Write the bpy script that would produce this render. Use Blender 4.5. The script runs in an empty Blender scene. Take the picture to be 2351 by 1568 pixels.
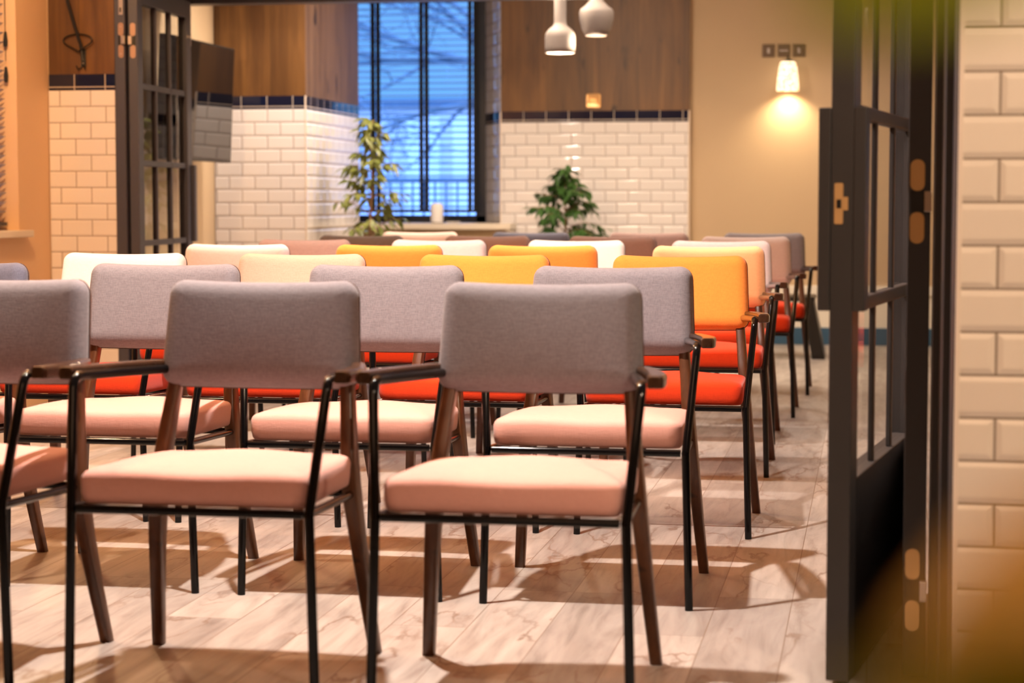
import bpy, bmesh, math, random
from mathutils import Vector, Matrix
PI = math.pi
S = bpy.context.scene
C = S.collection
random.seed(7)

# ------------------------------------------------------------------ camera
cd = bpy.data.cameras.new('camera'); cam = bpy.data.objects.new('camera', cd); C.objects.link(cam)
cam.location = (0, 0, .966)
cam.rotation_euler = (math.radians(90) - math.atan(326/4640), 0, math.radians(10.08))
cd.sensor_width = 36; cd.lens = 4640/2351*36
cd.clip_start = .05; cd.clip_end = 200
cd.dof.use_dof = True; cd.dof.focus_distance = 5.9; cd.dof.aperture_fstop = 3.6
S.camera = cam
# ------------------------------------------------------------------ view
S.view_settings.view_transform = 'Standard'; S.view_settings.look = 'None'
S.view_settings.gamma = 1; S.view_settings.exposure = 0.18; S.view_settings.use_curve_mapping = False
# ------------------------------------------------------------------ world: dusk sky
w = bpy.data.worlds.new('dusk_sky'); S.world = w; w.use_nodes = True
wn = w.node_tree.nodes; wl = w.node_tree.links; wn.clear()
wo = wn.new('ShaderNodeOutputWorld'); wb = wn.new('ShaderNodeBackground')
wt = wn.new('ShaderNodeTexCoord'); ws = wn.new('ShaderNodeSeparateXYZ'); wr = wn.new('ShaderNodeValToRGB')
wl.new(wt.outputs['Generated'], ws.inputs[0]); wl.new(ws.outputs['Z'], wr.inputs[0])
wr.color_ramp.elements[0].position = 0; wr.color_ramp.elements[0].color = (.16, .48, 1, 1)
wr.color_ramp.elements[1].position = .35; wr.color_ramp.elements[1].color = (.16, .36, .9, 1)
wl.new(wr.outputs[0], wb.inputs[0])
wm = wn.new('ShaderNodeMapRange'); wm.inputs[1].default_value = .22; wm.inputs[2].default_value = .6; wm.inputs[3].default_value = 1.05; wm.inputs[4].default_value = 9
wl.new(ws.outputs['Z'], wm.inputs[0]); wl.new(wm.outputs[0], wb.inputs[1])
wl.new(wb.outputs[0], wo.inputs[0])

# ------------------------------------------------------------------ lights
WARM = (1, .74, .50); KEY = (1, .84, .74); AMB = (1, .36, .09)
def lamp(kind, name, loc, energy, color, size=.05, target=None, angle=100, blend=.6):
    l = bpy.data.lights.new(name, kind); l.energy = energy; l.color = color
    if kind == 'AREA': l.shape = 'RECTANGLE'; l.size = size[0]; l.size_y = size[1]
    elif kind == 'SUN': l.angle = size
    else: l.shadow_soft_size = size
    if kind == 'SPOT': l.spot_size = math.radians(angle); l.spot_blend = blend
    o = bpy.data.objects.new(name, l); C.objects.link(o); o.location = loc
    if target is not None:
        o.rotation_euler = (Vector(target) - Vector(loc)).to_track_quat('-Z', 'Y').to_euler()
    return o
ZL = 2.68
# ceiling downlights over the rows
for (x, y, e, c, a) in [(-1.25, 4.38, 600, KEY, 116), (-2.75, 4.45, 170, (1, .60, .34), 100), (-1.5, 7.5, 240, KEY, 84), (-.35, 7.6, 150, KEY, 80), (-2.6, 7.6, 150, KEY, 84)]:
    lamp('SPOT', 'downlight', (x, y, ZL), e, c, .035, (x, y, 0), a, .7)
# tilted ceiling spot washing rows three to five
lamp('SPOT', 'tilted_spot', (-1.2, 4.25, ZL), 190, KEY, .04, (-1.15, 6.9, .72), 44, .5)
lamp('SPOT', 'tilted_spot', (-2.95, 4.3, ZL), 260, KEY, .04, (-2.5, 6.4, .74), 19, .4)  # narrow spot added to whiten the left chair of row three
for (x, y, e) in [(-.8, 9.8, 100), (-2.9, 10.62, 150), (-.1, 12.3, 80), (-2.3, 12.0, 60)]:
    lamp('SPOT', 'downlight', (x, y, ZL), e, (1, .82, .68), .04, (x, y, 0), 130, .8)
# added warm fill from overhead; the rooms have no such light panels
lamp('AREA', 'overhead_fill', (-1.7, 5.6, 2.70), 44, AMB, (3, 3), (-1.7, 5.6, 0))
lamp('AREA', 'overhead_fill', (-.4, .4, 2.70), 36, (1, .56, .32), (2, 2), (-.4, .4, 0))
lamp('AREA', 'overhead_fill', (-1.7, 11.0, 2.70), 60, (1, .76, .56), (2.4, 1.2), (-1.7, 11.0, 0))
lamp('POINT', 'wall_glow', (-3.2, 7.2, 2.2), 105, (1, .58, .27), .08)
lamp('SPOT', 'near_lamp', (.95, 1.9, 2.45), 200, (1, .74, .52), .06, (.55, 3.7, .95), 62, .6)
lamp('SUN', 'evening_sky_glow', (0, 10, 8), 1.5, (.5, .68, 1), .2, (0, 17, 4))

# ------------------------------------------------------------------ materials
def newmat(name):
    m = bpy.data.materials.new(name); m.use_nodes = True
    n = m.node_tree.nodes; l = m.node_tree.links
    return m, n, l, n['Principled BSDF']
def plain(name, col, rough=.5, metal=0, spec=.5, coat=0, emit=None, es=0):
    m, n, l, b = newmat(name)
    b.inputs['Base Color'].default_value = (*col, 1); b.inputs['Roughness'].default_value = rough
    b.inputs['Metallic'].default_value = metal; b.inputs['Specular IOR Level'].default_value = spec
    b.inputs['Coat Weight'].default_value = coat
    if emit: b.inputs['Emission Color'].default_value = (*emit, 1); b.inputs['Emission Strength'].default_value = es
    return m
def coords(n, l, sc=(1, 1, 1), off=(0, 0, 0)):
    t = n.new('ShaderNodeTexCoord'); mp = n.new('ShaderNodeMapping')
    l.new(t.outputs['Object'], mp.inputs[0]); mp.inputs['Scale'].default_value = sc; mp.inputs['Location'].default_value = off
    return mp.outputs[0]
def noise(n, l, vec, scale, detail=4, rough=.55, dist=0):
    x = n.new('ShaderNodeTexNoise'); l.new(vec, x.inputs['Vector'])
    x.inputs['Scale'].default_value = scale; x.inputs['Detail'].default_value = detail
    x.inputs['Roughness'].default_value = rough; x.inputs['Distortion'].default_value = dist
    return x.outputs['Fac']
def ramp(n, l, fac, stops):
    r = n.new('ShaderNodeValToRGB'); l.new(fac, r.inputs[0]); e = r.color_ramp.elements
    e[0].position, e[0].color = stops[0][0], (*stops[0][1], 1); e[1].position, e[1].color = stops[-1][0], (*stops[-1][1], 1)
    for p, c in stops[1:-1]:
        q = e.new(p); q.color = (*c, 1)
    return r.outputs[0]
def bump(n, l, b, h, dist, strength=1):
    x = n.new('ShaderNodeBump'); l.new(h, x.inputs['Height']); x.inputs['Distance'].default_value = dist
    x.inputs['Strength'].default_value = strength; l.new(x.outputs[0], b.inputs['Normal']); return x
def mixc(n, l, fac, a, bb, mode='MIX'):
    x = n.new('ShaderNodeMix'); x.data_type = 'RGBA'; x.blend_type = mode
    for i, v in ((0, fac), (6, a), (7, bb)):
        if hasattr(v, 'links'): l.new(v, x.inputs[i])
        elif i == 0: x.inputs[0].default_value = v
        else: x.inputs[i].default_value = (*v, 1)
    return x.outputs[2]
def painted(name, col, rough=.6, bmp=.0006):
    m, n, l, b = newmat(name)
    v = coords(n, l)
    l.new(mixc(n, l, .12, col, ramp(n, l, noise(n, l, v, 3), [(.3, tuple(c*.8 for c in col)), (.7, col)])), b.inputs['Base Color'])
    b.inputs['Roughness'].default_value = rough
    bump(n, l, b, noise(n, l, v, 160, 3), bmp); return m
def fabric(name, col, dark=.75, wv=1):
    m, n, l, b = newmat(name)
    v = coords(n, l, (60, 60, 420)); f1 = noise(n, l, v, 1, 3)
    v2 = coords(n, l, (420, 420, 60)); f2 = noise(n, l, v2, 1, 3)
    ad = n.new('ShaderNodeMath'); ad.operation = 'ADD'; l.new(f1, ad.inputs[0]); l.new(f2, ad.inputs[1])
    hf = n.new('ShaderNodeMath'); hf.operation = 'MULTIPLY'; l.new(ad.outputs[0], hf.inputs[0]); hf.inputs[1].default_value = .5
    l.new(ramp(n, l, hf.outputs[0], [(.35, tuple(c*dark for c in col)), (.62, col)]), b.inputs['Base Color'])
    b.inputs['Roughness'].default_value = .92; b.inputs['Specular IOR Level'].default_value = .15
    b.inputs['Sheen Weight'].default_value = .12; b.inputs['Sheen Roughness'].default_value = .5
    bump(n, l, b, hf.outputs[0], .0008); return m
def wood(name, c0, c1, c2, axis=2, rough=.45, fine=34, long=1.4, plank=None, bm=.0006):
    m, n, l, b = newmat(name)
    sc = [fine]*3; sc[axis] = long
    v = coords(n, l, sc); f = noise(n, l, v, 1, 6, .6, .8)
    sc2 = [fine*.2]*3; sc2[axis] = long*.7
    f2 = noise(n, l, coords(n, l, sc2, (3, 1, 2)), 1, 3, .5, 1.5)
    col = ramp(n, l, f, [(.28, c0), (.5, c1), (.75, c2)])
    col = mixc(n, l, .55, col, ramp(n, l, f2, [(.3, c0), (.7, c2)]))
    # dark cracks and knots
    sc3 = [fine*.33]*3; sc3[axis] = long*2.6
    f3 = noise(n, l, coords(n, l, sc3, (7, 5, 1)), 1, 2, .5, .3)
    k = ramp(n, l, f3, [(.27, (1, 1, 1)), (.34, (0, 0, 0))])
    col = mixc(n, l, k, col, tuple(c*.45 for c in c0))
    if plank:
        t = n.new('ShaderNodeTexCoord'); s = n.new('ShaderNodeSeparateXYZ'); l.new(t.outputs['Object'], s.inputs[0])
        cb = n.new('ShaderNodeCombineXYZ'); l.new(s.outputs['Z'], cb.inputs[0]); l.new(s.outputs[plank[0]], cb.inputs[1])
        br = n.new('ShaderNodeTexBrick'); l.new(cb.outputs[0], br.inputs[0])
        br.inputs['Scale'].default_value = 1; br.inputs['Brick Width'].default_value = 30; br.inputs['Row Height'].default_value = plank[1]
        br.inputs['Mortar Size'].default_value = .0015; br.inputs['Color1'].default_value = (.82, .82, .82, 1); br.inputs['Color2'].default_value = (1.1, 1.1, 1.1, 1)
        br.inputs['Mortar'].default_value = (.3, .3, .3, 1)
        col = mixc(n, l, 1, col, br.outputs[0], 'MULTIPLY')
    l.new(col, b.inputs['Base Color']); b.inputs['Roughness'].default_value = rough
    bump(n, l, b, f, bm); return m
def tile(name, axis, xoff, zoff, col=(.80, .775, .765), var=(.76, .74, .735), mortar=(.27, .23, .21), bw=.154, rh=.077, rough=.055, bevel=.014, off=.5, msize=.0021, bd=.0040):
    m, n, l, b = newmat(name)
    t = n.new('ShaderNodeTexCoord'); s = n.new('ShaderNodeSeparateXYZ'); l.new(t.outputs['Object'], s.inputs[0])
    cb = n.new('ShaderNodeCombineXYZ'); l.new(s.outputs[axis], cb.inputs[0]); l.new(s.outputs['Z'], cb.inputs[1])
    mp = n.new('ShaderNodeMapping'); l.new(cb.outputs[0], mp.inputs[0]); mp.inputs['Location'].default_value = (xoff, -zoff, 0)
    def brick(ms, sm):
        br = n.new('ShaderNodeTexBrick'); l.new(mp.outputs[0], br.inputs[0]); br.offset = off
        br.inputs['Scale'].default_value = 1; br.inputs['Brick Width'].default_value = bw; br.inputs['Row Height'].default_value = rh
        br.inputs['Mortar Size'].default_value = ms; br.inputs['Mortar Smooth'].default_value = sm; br.inputs['Bias'].default_value = 0
        br.inputs['Color1'].default_value = (*col, 1); br.inputs['Color2'].default_value = (*var, 1); br.inputs['Mortar'].default_value = (*mortar, 1)
        return br
    a = brick(msize, .1); l.new(a.outputs['Color'], b.inputs['Base Color'])
    c = brick(bevel, 1.0)
    inv = n.new('ShaderNodeMath'); inv.operation = 'SUBTRACT'; inv.inputs[0].default_value = 1; l.new(c.outputs['Fac'], inv.inputs[1])
    nz = noise(n, l, coords(n, l), 9, 2)
    mm = n.new('ShaderNodeMath'); mm.operation = 'MULTIPLY_ADD'; l.new(nz, mm.inputs[0]); mm.inputs[1].default_value = .25; l.new(inv.outputs[0], mm.inputs[2])
    bump(n, l, b, mm.outputs[0], bd)
    rr = n.new('ShaderNodeMapRange'); l.new(a.outputs['Fac'], rr.inputs[0]); rr.inputs[3].default_value = rough; rr.inputs[4].default_value = .8
    l.new(rr.outputs[0], b.inputs['Roughness'])
    b.inputs['Specular IOR Level'].default_value = .6
    return m
def floor_mat():
    m, n, l, b = newmat('limed_oak_planks')
    t = n.new('ShaderNodeTexCoord'); s = n.new('ShaderNodeSeparateXYZ'); l.new(t.outputs['Object'], s.inputs[0])
    cb = n.new('ShaderNodeCombineXYZ'); l.new(s.outputs['Y'], cb.inputs[0]); l.new(s.outputs['X'], cb.inputs[1])
    br = n.new('ShaderNodeTexBrick'); l.new(cb.outputs[0], br.inputs[0]); br.offset = .37; br.offset_frequency = 3
    for k, v in (('Scale', 1), ('Brick Width', 1.22), ('Row Height', .178), ('Mortar Size', .0012), ('Mortar Smooth', .2), ('Bias', 0)): br.inputs[k].default_value = v
    br.inputs['Color1'].default_value = (.0, .0, .0, 1); br.inputs['Color2'].default_value = (1, 1, 1, 1); br.inputs['Mortar'].default_value = (.5, .5, .5, 1)
    # shift the grain per plank
    ad = n.new('ShaderNodeVectorMath'); ad.operation = 'MULTIPLY_ADD'; l.new(br.outputs['Color'], ad.inputs[0]); ad.inputs[1].default_value = (5, 9, 3); l.new(t.outputs['Object'], ad.inputs[2])
    mp = n.new('ShaderNodeMapping'); l.new(ad.outputs[0], mp.inputs[0]); mp.inputs['Scale'].default_value = (26, 2.2, 1)
    g = noise(n, l, mp.outputs[0], 1, 7, .62, 1.2)
    mp2 = n.new('ShaderNodeMapping'); l.new(ad.outputs[0], mp2.inputs[0]); mp2.inputs['Scale'].default_value = (7, 1.4, 1)
    g2 = noise(n, l, mp2.outputs[0], 1, 4, .6, 2.2)
    col = ramp(n, l, g, [(.25, (.155, .13, .112)), (.46, (.35, .315, .285)), (.8, (.50, .455, .41))])
    col = mixc(n, l, .5, col, ramp(n, l, g2, [(.3, (.20, .17, .15)), (.5, (.36, .33, .30)), (.7, (.46, .43, .395))]))
    tone = ramp(n, l, br.outputs['Color'], [(0, (.74, .74, .75)), (1, (1.0, 1.0, 1.0))])
    col = mixc(n, l, 1, col, tone, 'MULTIPLY')
    # knots and scuffs
    vk = n.new('ShaderNodeTexVoronoi'); vk.feature = 'DISTANCE_TO_EDGE'; vk.inputs['Scale'].default_value = 1
    mp3 = n.new('ShaderNodeMapping'); l.new(ad.outputs[0], mp3.inputs[0]); mp3.inputs['Scale'].default_value = (3.2, 1.1, 1)
    wv = n.new('ShaderNodeVectorMath'); wv.operation = 'ADD'; l.new(mp3.outputs[0], wv.inputs[0])
    nn = n.new('ShaderNodeTexNoise'); nn.inputs['Scale'].default_value = 3; nn.inputs['Detail'].default_value = 5; l.new(mp3.outputs[0], nn.inputs['Vector']); l.new(nn.outputs['Color'], wv.inputs[1])
    l.new(wv.outputs[0], vk.inputs['Vector'])
    msk = ramp(n, l, noise(n, l, mp3.outputs[0], 1.4, 2), [(.44, (0, 0, 0)), (.56, (1, 1, 1))])
    crack = ramp(n, l, vk.outputs['Distance'], [(.0, (.9, .9, .9)), (.03, (0, 0, 0))])
    ck = mixc(n, l, 1, crack, msk, 'MULTIPLY')
    col = mixc(n, l, ck, col, (.17, .12, .09))
    col = mixc(n, l, br.outputs['Fac'], col, (.16, .12, .09))
    l.new(col, b.inputs['Base Color'])
    b.inputs['Roughness'].default_value = .42; b.inputs['Specular IOR Level'].default_value = .35
    bump(n, l, b, g, .0006); return m
def glass_mat(name, tint=(.93, .95, .95), ior=1.42):
    m, n, l, b = newmat(name); n.remove(b)
    o = n['Material Output']; tr = n.new('ShaderNodeBsdfTransparent'); tr.inputs[0].default_value = (*tint, 1)
    g = n.new('ShaderNodeBsdfGlossy'); g.inputs['Roughness'].default_value = .01
    fr = n.new('ShaderNodeFresnel'); fr.inputs[0].default_value = ior
    mx = n.new('ShaderNodeMixShader'); l.new(fr.outputs[0], mx.inputs[0]); l.new(tr.outputs[0], mx.inputs[1]); l.new(g.outputs[0], mx.inputs[2]); l.new(mx.outputs[0], o.inputs[0])
    return m
def leaf_mat(name, a, bcol, rough=.35, trans=.25):
    m, n, l, b = newmat(name)
    l.new(ramp(n, l, noise(n, l, coords(n, l), 9, 2), [(.35, a), (.65, bcol)]), b.inputs['Base Color'])
    b.inputs['Roughness'].default_value = rough
    o = n['Material Output']; tl = n.new('ShaderNodeBsdfTranslucent'); tl.inputs[0].default_value = (*bcol, 1)
    mx = n.new('ShaderNodeMixShader'); mx.inputs[0].default_value = trans
    l.new(b.outputs[0], mx.inputs[1]); l.new(tl.outputs[0], mx.inputs[2]); l.new(mx.outputs[0], o.inputs[0]); return m

M = {}
M['floor'] = floor_mat()
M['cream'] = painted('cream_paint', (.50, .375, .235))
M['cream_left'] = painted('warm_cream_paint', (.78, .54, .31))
M['ceiling'] = painted('ceiling_paint', (.70, .64, .56))
M['sill'] = painted('sill_gloss', (.74, .67, .55), .3)
M['panel'] = painted('beige_panel', (.50, .37, .22))
M['skirt'] = painted('blue_skirting', (.03, .09, .16), .4)
M['dado'] = painted('pale_dado', (.74, .72, .64), .4)
M['door'] = painted('dark_grey_door_paint', (.058, .060, .085), .42, .0003)
M['door_r'] = painted('dark_brown_grey_paint', (.030, .027, .027), .45, .0003)
M['trim'] = plain('tile_trim', (.72, .62, .52), .3)
M['oak'] = wood('rustic_oak_panel', (.050, .018, .004), (.115, .048, .011), (.19, .088, .022), 2, .45, 26, 1.3, plank=('X', .31))
M['oak_y'] = wood('rustic_oak_panel_side', (.065, .034, .018), (.13, .072, .042), (.19, .115, .07), 2, .45, 26, 1.3, plank=('Y', .31))
M['chair_wood'] = wood('walnut_stained_wood', (.030, .009, .003), (.070, .022, .007), (.12, .042, .014), 2, .3, 60, 5)
M['arm_wood'] = wood('dark_armrest_wood', (.018, .007, .004), (.042, .018, .009), (.08, .036, .018), 1, .18, 60, 5)
M['steel'] = plain('black_enamelled_steel', (.0025, .0025, .003), .10, 0, .25)
M['grey'] = fabric('grey_weave', (.195, .180, .198), .72)
M['greyblue'] = fabric('slate_blue_weave', (.115, .12, .165), .75)
M['mauve'] = fabric('mauve_weave', (.33, .235, .22), .8)
M['lilac'] = fabric('pale_lilac_weave', (.60, .54, .55), .86)
M['ivory'] = fabric('ivory_weave', (.78, .76, .73), .9)
M['beige'] = fabric('peach_beige_weave', (.66, .45, .35), .85)
M['orange_washed'] = fabric('light_washed_orange_weave', (.80, .48, .25), .88)  # orange cloth, with the washing-out by strong light put into its colour
M['orange'] = fabric('orange_weave', (.82, .29, .055), .85)
M['blush'] = fabric('pale_blush_weave', (.72, .58, .52), .88)
M['seam'] = fabric('dark_seam_piping', (.06, .035, .03))
M['seat_pink'] = fabric('salmon_pink_seat_cloth', (.60, .315, .262), .93)
M['seat_red'] = fabric('red_orange_seat_cloth', (.62, .042, .007), .88)
M['glass'] = glass_mat('door_glass', (.93, .95, .95), 1.6)
M['glass_r'] = glass_mat('near_door_glass', (.97, .97, .95), 1.12)
M['wglass'] = glass_mat('window_glass', (.97, .98, 1))
M['metal'] = plain('brushed_metal', (.62, .56, .50), .28, 1)
M['bronze'] = plain('bronzed_plate', (.42, .27, .20), .4, .55)
M['plate'] = plain('dark_bronze_plate', (.12, .075, .045), .4, .3)
M['brass'] = plain('polished_brass', (.80, .50, .22), .2, .45)
M['darkmetal'] = plain('dark_metal', (.010, .009, .008), .4, .2)
M['black'] = plain('black_lacquer', (.006, .006, .006), .4)
M['screen'] = plain('tv_screen', (.004, .004, .005), .04, 0, .8)
M['ceramic'] = painted('matte_white_ceramic', (.21, .19, .185), .6)
M['white'] = plain('white_plastic', (.88, .88, .88), .4)
M['blind'] = plain('dark_blind_slats', (.02, .03, .05), .35)
M['blind_pale'] = plain('pale_blind_slats', (.40, .40, .46), .4)
M['tape'] = plain('black_ladder_tape', (.006, .007, .01), .7)
M['frame'] = plain('dark_window_frame', (.018, .022, .035), .4)
M['leaf'] = leaf_mat('fig_leaf', (.035, .09, .02), (.06, .15, .035))
M['leaf2'] = leaf_mat('yellowish_fig_leaf', (.12, .15, .03), (.22, .24, .06))
M['bark'] = wood('thin_bark', (.16, .08, .04), (.28, .15, .08), (.34, .2, .11), 2, .7, 40, 8)
M['pot'] = painted('clay_pot', (.30, .20, .14), .7)
M['soil'] = painted('potting_soil', (.04, .025, .015), .95, .004)
M['lampglow'] = plain('glowing_lamp', (1, .8, .5), .5, emit=(1, .68, .32), es=9)
M['lampglow2'] = plain('lit_pendant_mouth', (1, .9, .7), .5, emit=(1, .74, .42), es=5)
M['outwall'] = painted('pale_outdoor_wall', (.62, .62, .68), .8)
M['outdark'] = plain('outdoor_dark', (.07, .13, .20), .6)
M['outpale'] = painted('pale_window_outdoors', (.85, .86, .9), .6)
M['ground'] = painted('paving', (.25, .25, .27), .8)
M['treebark'] = plain('bare_branch_bark', (.12, .16, .20), .8)

# ------------------------------------------------------------------ mesh helpers
class MB:
    def __init__(s): s.v = []; s.f = []
    def add(s, vs, fs):
        b = len(s.v); s.v += [tuple(v) for v in vs]; s.f += [tuple(i + b for i in f) for f in fs]; return s
    def box(s, x0, x1, y0, y1, z0, z1):
        v = [(x, y, z) for x in (x0, x1) for y in (y0, y1) for z in (z0, z1)]
        return s.add(v, [(0, 1, 3, 2), (4, 6, 7, 5), (0, 4, 5, 1), (2, 3, 7, 6), (0, 2, 6, 4), (1, 5, 7, 3)])
    def prism(s, pts, z0, z1):                    # plan polygon extruded upwards
        n = len(pts); v = [(p[0], p[1], z0) for p in pts] + [(p[0], p[1], z1) for p in pts]
        return s.add(v, [tuple(range(n))[::-1], tuple(range(n, 2*n))] + [(i, (i+1) % n, n+(i+1) % n, n+i) for i in range(n)])
    def tube(s, pts, rad, n=10, caps=True):
        pts = [Vector(p) for p in pts]; R = rad if hasattr(rad, '__len__') else [rad]*len(pts)
        up = None; rings = []
        for i, p in enumerate(pts):
            t = (pts[min(i+1, len(pts)-1)] - pts[max(i-1, 0)]).normalized()
            if up is None:
                up = t.orthogonal().normalized()
            up = (up - t*up.dot(t)).normalized(); sd = t.cross(up)
            rings.append([p + (up*math.cos(2*PI*k/n) + sd*math.sin(2*PI*k/n))*R[i] for k in range(n)])
        v = [q for r in rings for q in r]; f = []
        for i in range(len(pts)-1):
            for k in range(n):
                f.append((i*n+k, i*n+(k+1) % n, (i+1)*n+(k+1) % n, (i+1)*n+k))
        if caps: f += [tuple(range(n))[::-1], tuple(range((len(pts)-1)*n, len(pts)*n))]
        return s.add(v, f)
    def loft(s, rings, caps=True):
        n = len(rings[0]); v = [q for r in rings for q in r]; f = []
        for i in range(len(rings)-1):
            for k in range(n): f.append((i*n+k, i*n+(k+1) % n, (i+1)*n+(k+1) % n, (i+1)*n+k))
        if caps: f += [tuple(range(n))[::-1], tuple(range((len(rings)-1)*n, len(rings)*n))]
        return s.add(v, f)
    def lathe(s, prof, c=(0, 0, 0), n=32, caps=True):
        return s.loft([[(c[0]+r*math.cos(2*PI*k/n), c[1]+r*math.sin(2*PI*k/n), c[2]+z) for k in range(n)] for r, z in prof], caps)
    def build(s, name, mat, parent=None, smooth=False, bevel=0, seg=2, fix=True):
        me = bpy.data.meshes.new(name); me.from_pydata(s.v, [], s.f)
        if fix:
            bm = bmesh.new(); bm.from_mesh(me); bmesh.ops.recalc_face_normals(bm, faces=bm.faces); bm.to_mesh(me); bm.free()
        me.materials.append(mat)
        o = bpy.data.objects.new(name, me); C.objects.link(o)
        if parent: o.parent = parent
        if smooth:
            for p in me.polygons: p.use_smooth = True
            if smooth != 'all':
                me.set_sharp_from_angle(angle=math.radians(45))
        if bevel:
            md = o.modifiers.new('bevel', 'BEVEL'); md.width = bevel; md.segments = seg; md.limit_method = 'ANGLE'
        return o
def rrect(w, h, R, ne=8, nc=5):
    R = max(min(R, w*.999, h*.999), .0015); pts = []
    for cx, cy, a0 in ((w-R, h-R, 0), (-(w-R), h-R, PI/2), (-(w-R), -(h-R), PI), (w-R, -(h-R), 3*PI/2)):
        for k in range(nc+1):
            a = a0 + PI/2*k/nc; pts.append((cx + R*math.cos(a), cy + R*math.sin(a)))
    out = []
    for i, p in enumerate(pts):
        out.append(p)
        if i % (nc+1) == nc:
            q = pts[(i+1) % len(pts)]
            for k in range(1, ne): out.append((p[0]+(q[0]-p[0])*k/ne, p[1]+(q[1]-p[1])*k/ne))
    return out
def slab(mb, w, h, R, prof, fn, ne=8, nc=5, cen=4):
    rings = []
    def cap(i, t, ks):
        base = rrect(w-i, h-i, R-i, ne, nc)
        return [[fn(p[0]*k, p[1]*k, t) for p in base] for k in ks]
    ks = [j/cen for j in range(1, cen)]
    rings += cap(*prof[0], [.02]+ks)
    for i, t in prof: rings.append([fn(p[0], p[1], t) for p in rrect(w-i, h-i, R-i, ne, nc)])
    rings += cap(*prof[-1], (ks[::-1]+[.02]))
    mb.loft(rings); return mb
def fillet(pts, r, n=6):
    pts = [Vector(p) for p in pts]; out = [pts[0]]
    for a, b, c in zip(pts, pts[1:], pts[2:]):
        u = (a-b).normalized(); v = (c-b).normalized(); ang = u.angle(v)
        d = min(r/math.tan(ang/2), (a-b).length*.49, (c-b).length*.49)
        p0 = b+u*d; p1 = b+v*d
        for k in range(n+1):
            t = k/n; out.append(p0*(1-t)**2 + b*2*t*(1-t) + p1*t*t)
    out.append(pts[-1]); return out
def thing(name, label, cat, loc=(0, 0, 0), rotz=0, group=None):
    o = bpy.data.objects.new(name, None); C.objects.link(o); o.location = loc; o.rotation_euler = (0, 0, rotz)
    o.empty_display_size = .1
    o['label'] = label; o['category'] = cat
    if group: o['group'] = group
    return o
def tag(o, label, cat, group=None, kind=None):
    o['label'] = label; o['category'] = cat
    if group: o['group'] = group
    if kind: o['kind'] = kind
    return o
def struct(o): o['kind'] = 'structure'; return o
def sempty(name, loc=(0, 0, 0), rz=0):
    o = bpy.data.objects.new(name, None); C.objects.link(o); o.location = loc; o.rotation_euler = (0, 0, rz); o['kind'] = 'structure'; return o

# ------------------------------------------------------------------ the setting
CZ = 2.75
struct(MB().box(-4.1, 2.2, -3.2, 14.3, -.1, 0).build('floor', M['floor']))
struct(MB().box(-4.4, 2.2, -3.2, 14.1, CZ, CZ+.15).build('ceiling', M['ceiling']))
# left wall with window opening (Y 6.9..8.81)
wy0, wy1, wz0, wz1 = 6.9, 8.81, .80, 2.25
m = MB(); m.box(-4.05, -3.88, -3.2, wy0, 0, CZ); m.box(-4.05, -3.88, wy1, 9.17, 0, CZ)
m.box(-4.05, -3.88, wy0, wy1, 0, wz0); m.box(-4.05, -3.88, wy0, wy1, wz1, CZ)
struct(m.build('wall_left', M['cream_left']))
# partition strip with cladding (Y 9.17) at the far end of the left wall
def cladding(parent, x0, x1, yf, mats, z1=CZ, th=.012, dirn=-1):
    a, b = sorted((yf, yf-dirn*th)); t, bl, wd = mats
    MB().box(x0, x1, a, b, 0, 1.485).build('white_metro_tiling', t, parent)
    MB().box(x0, x1, a-.001, b, 1.485, 1.56).build('navy_tile_border', bl, parent)
    MB().box(x0, x1, a+.002, b, 1.56, z1).build('oak_cladding', wd, parent)
NAVY = dict(col=(.006, .010, .035), var=(.012, .012, .028), mortar=(.55, .48, .42), rh=.5, rough=.07, off=0, bevel=.006, bd=.0015)
o = struct(MB().box(-4.05, -3.552, 9.185, 9.33, 0, CZ).build('wall_partition', M['cream_left']))
cladding(o, -3.875, -3.545, 9.17, (tile('metro_tile_partition', 'X', .048, .022, bevel=.010, bd=.0018), tile('navy_tile_partition', 'X', .050, 0, **NAVY), M['oak']))
# far room, left side wall
struct(MB().box(-4.05, -3.755, 9.33, 11.4, 0, CZ).build('wall_left_far', M['cream']))
# pier
o = struct(MB().prism([(-4.05, 11.29), (-3.225, 11.29), (-3.245, 12.59), (-4.05, 12.59)], 0, CZ).build('wall_pier', M['cream']))
cladding(o, -3.75, -3.208, 11.27, (tile('metro_tile_pier', 'X', -.0295, .022, bevel=.011, bd=.0018), tile('navy_tile_pier', 'X', .048, 0, **NAVY), M['oak']))
ts = tile('metro_tile_pier_side', 'Y', .0, .022, rough=.07)
for z0, z1, mt, nm, d in ((0, 1.485, ts, 'white_metro_tiling', 0), (1.485, 1.56, tile('navy_tile_side', 'Y', 0, 0, **NAVY), 'navy_tile_border', .001), (1.56, CZ, M['oak_y'], 'oak_cladding', -.001)):
    MB().prism([(-3.225, 11.282), (-3.208+d, 11.272), (-3.233+d, 12.6), (-3.245, 12.6)], z0, z1).build(nm, mt, o)
MB().box(-3.2105, -3.2035, 11.266, 11.274, 0, 1.56).build('corner_trim', M['trim'], o)
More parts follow.
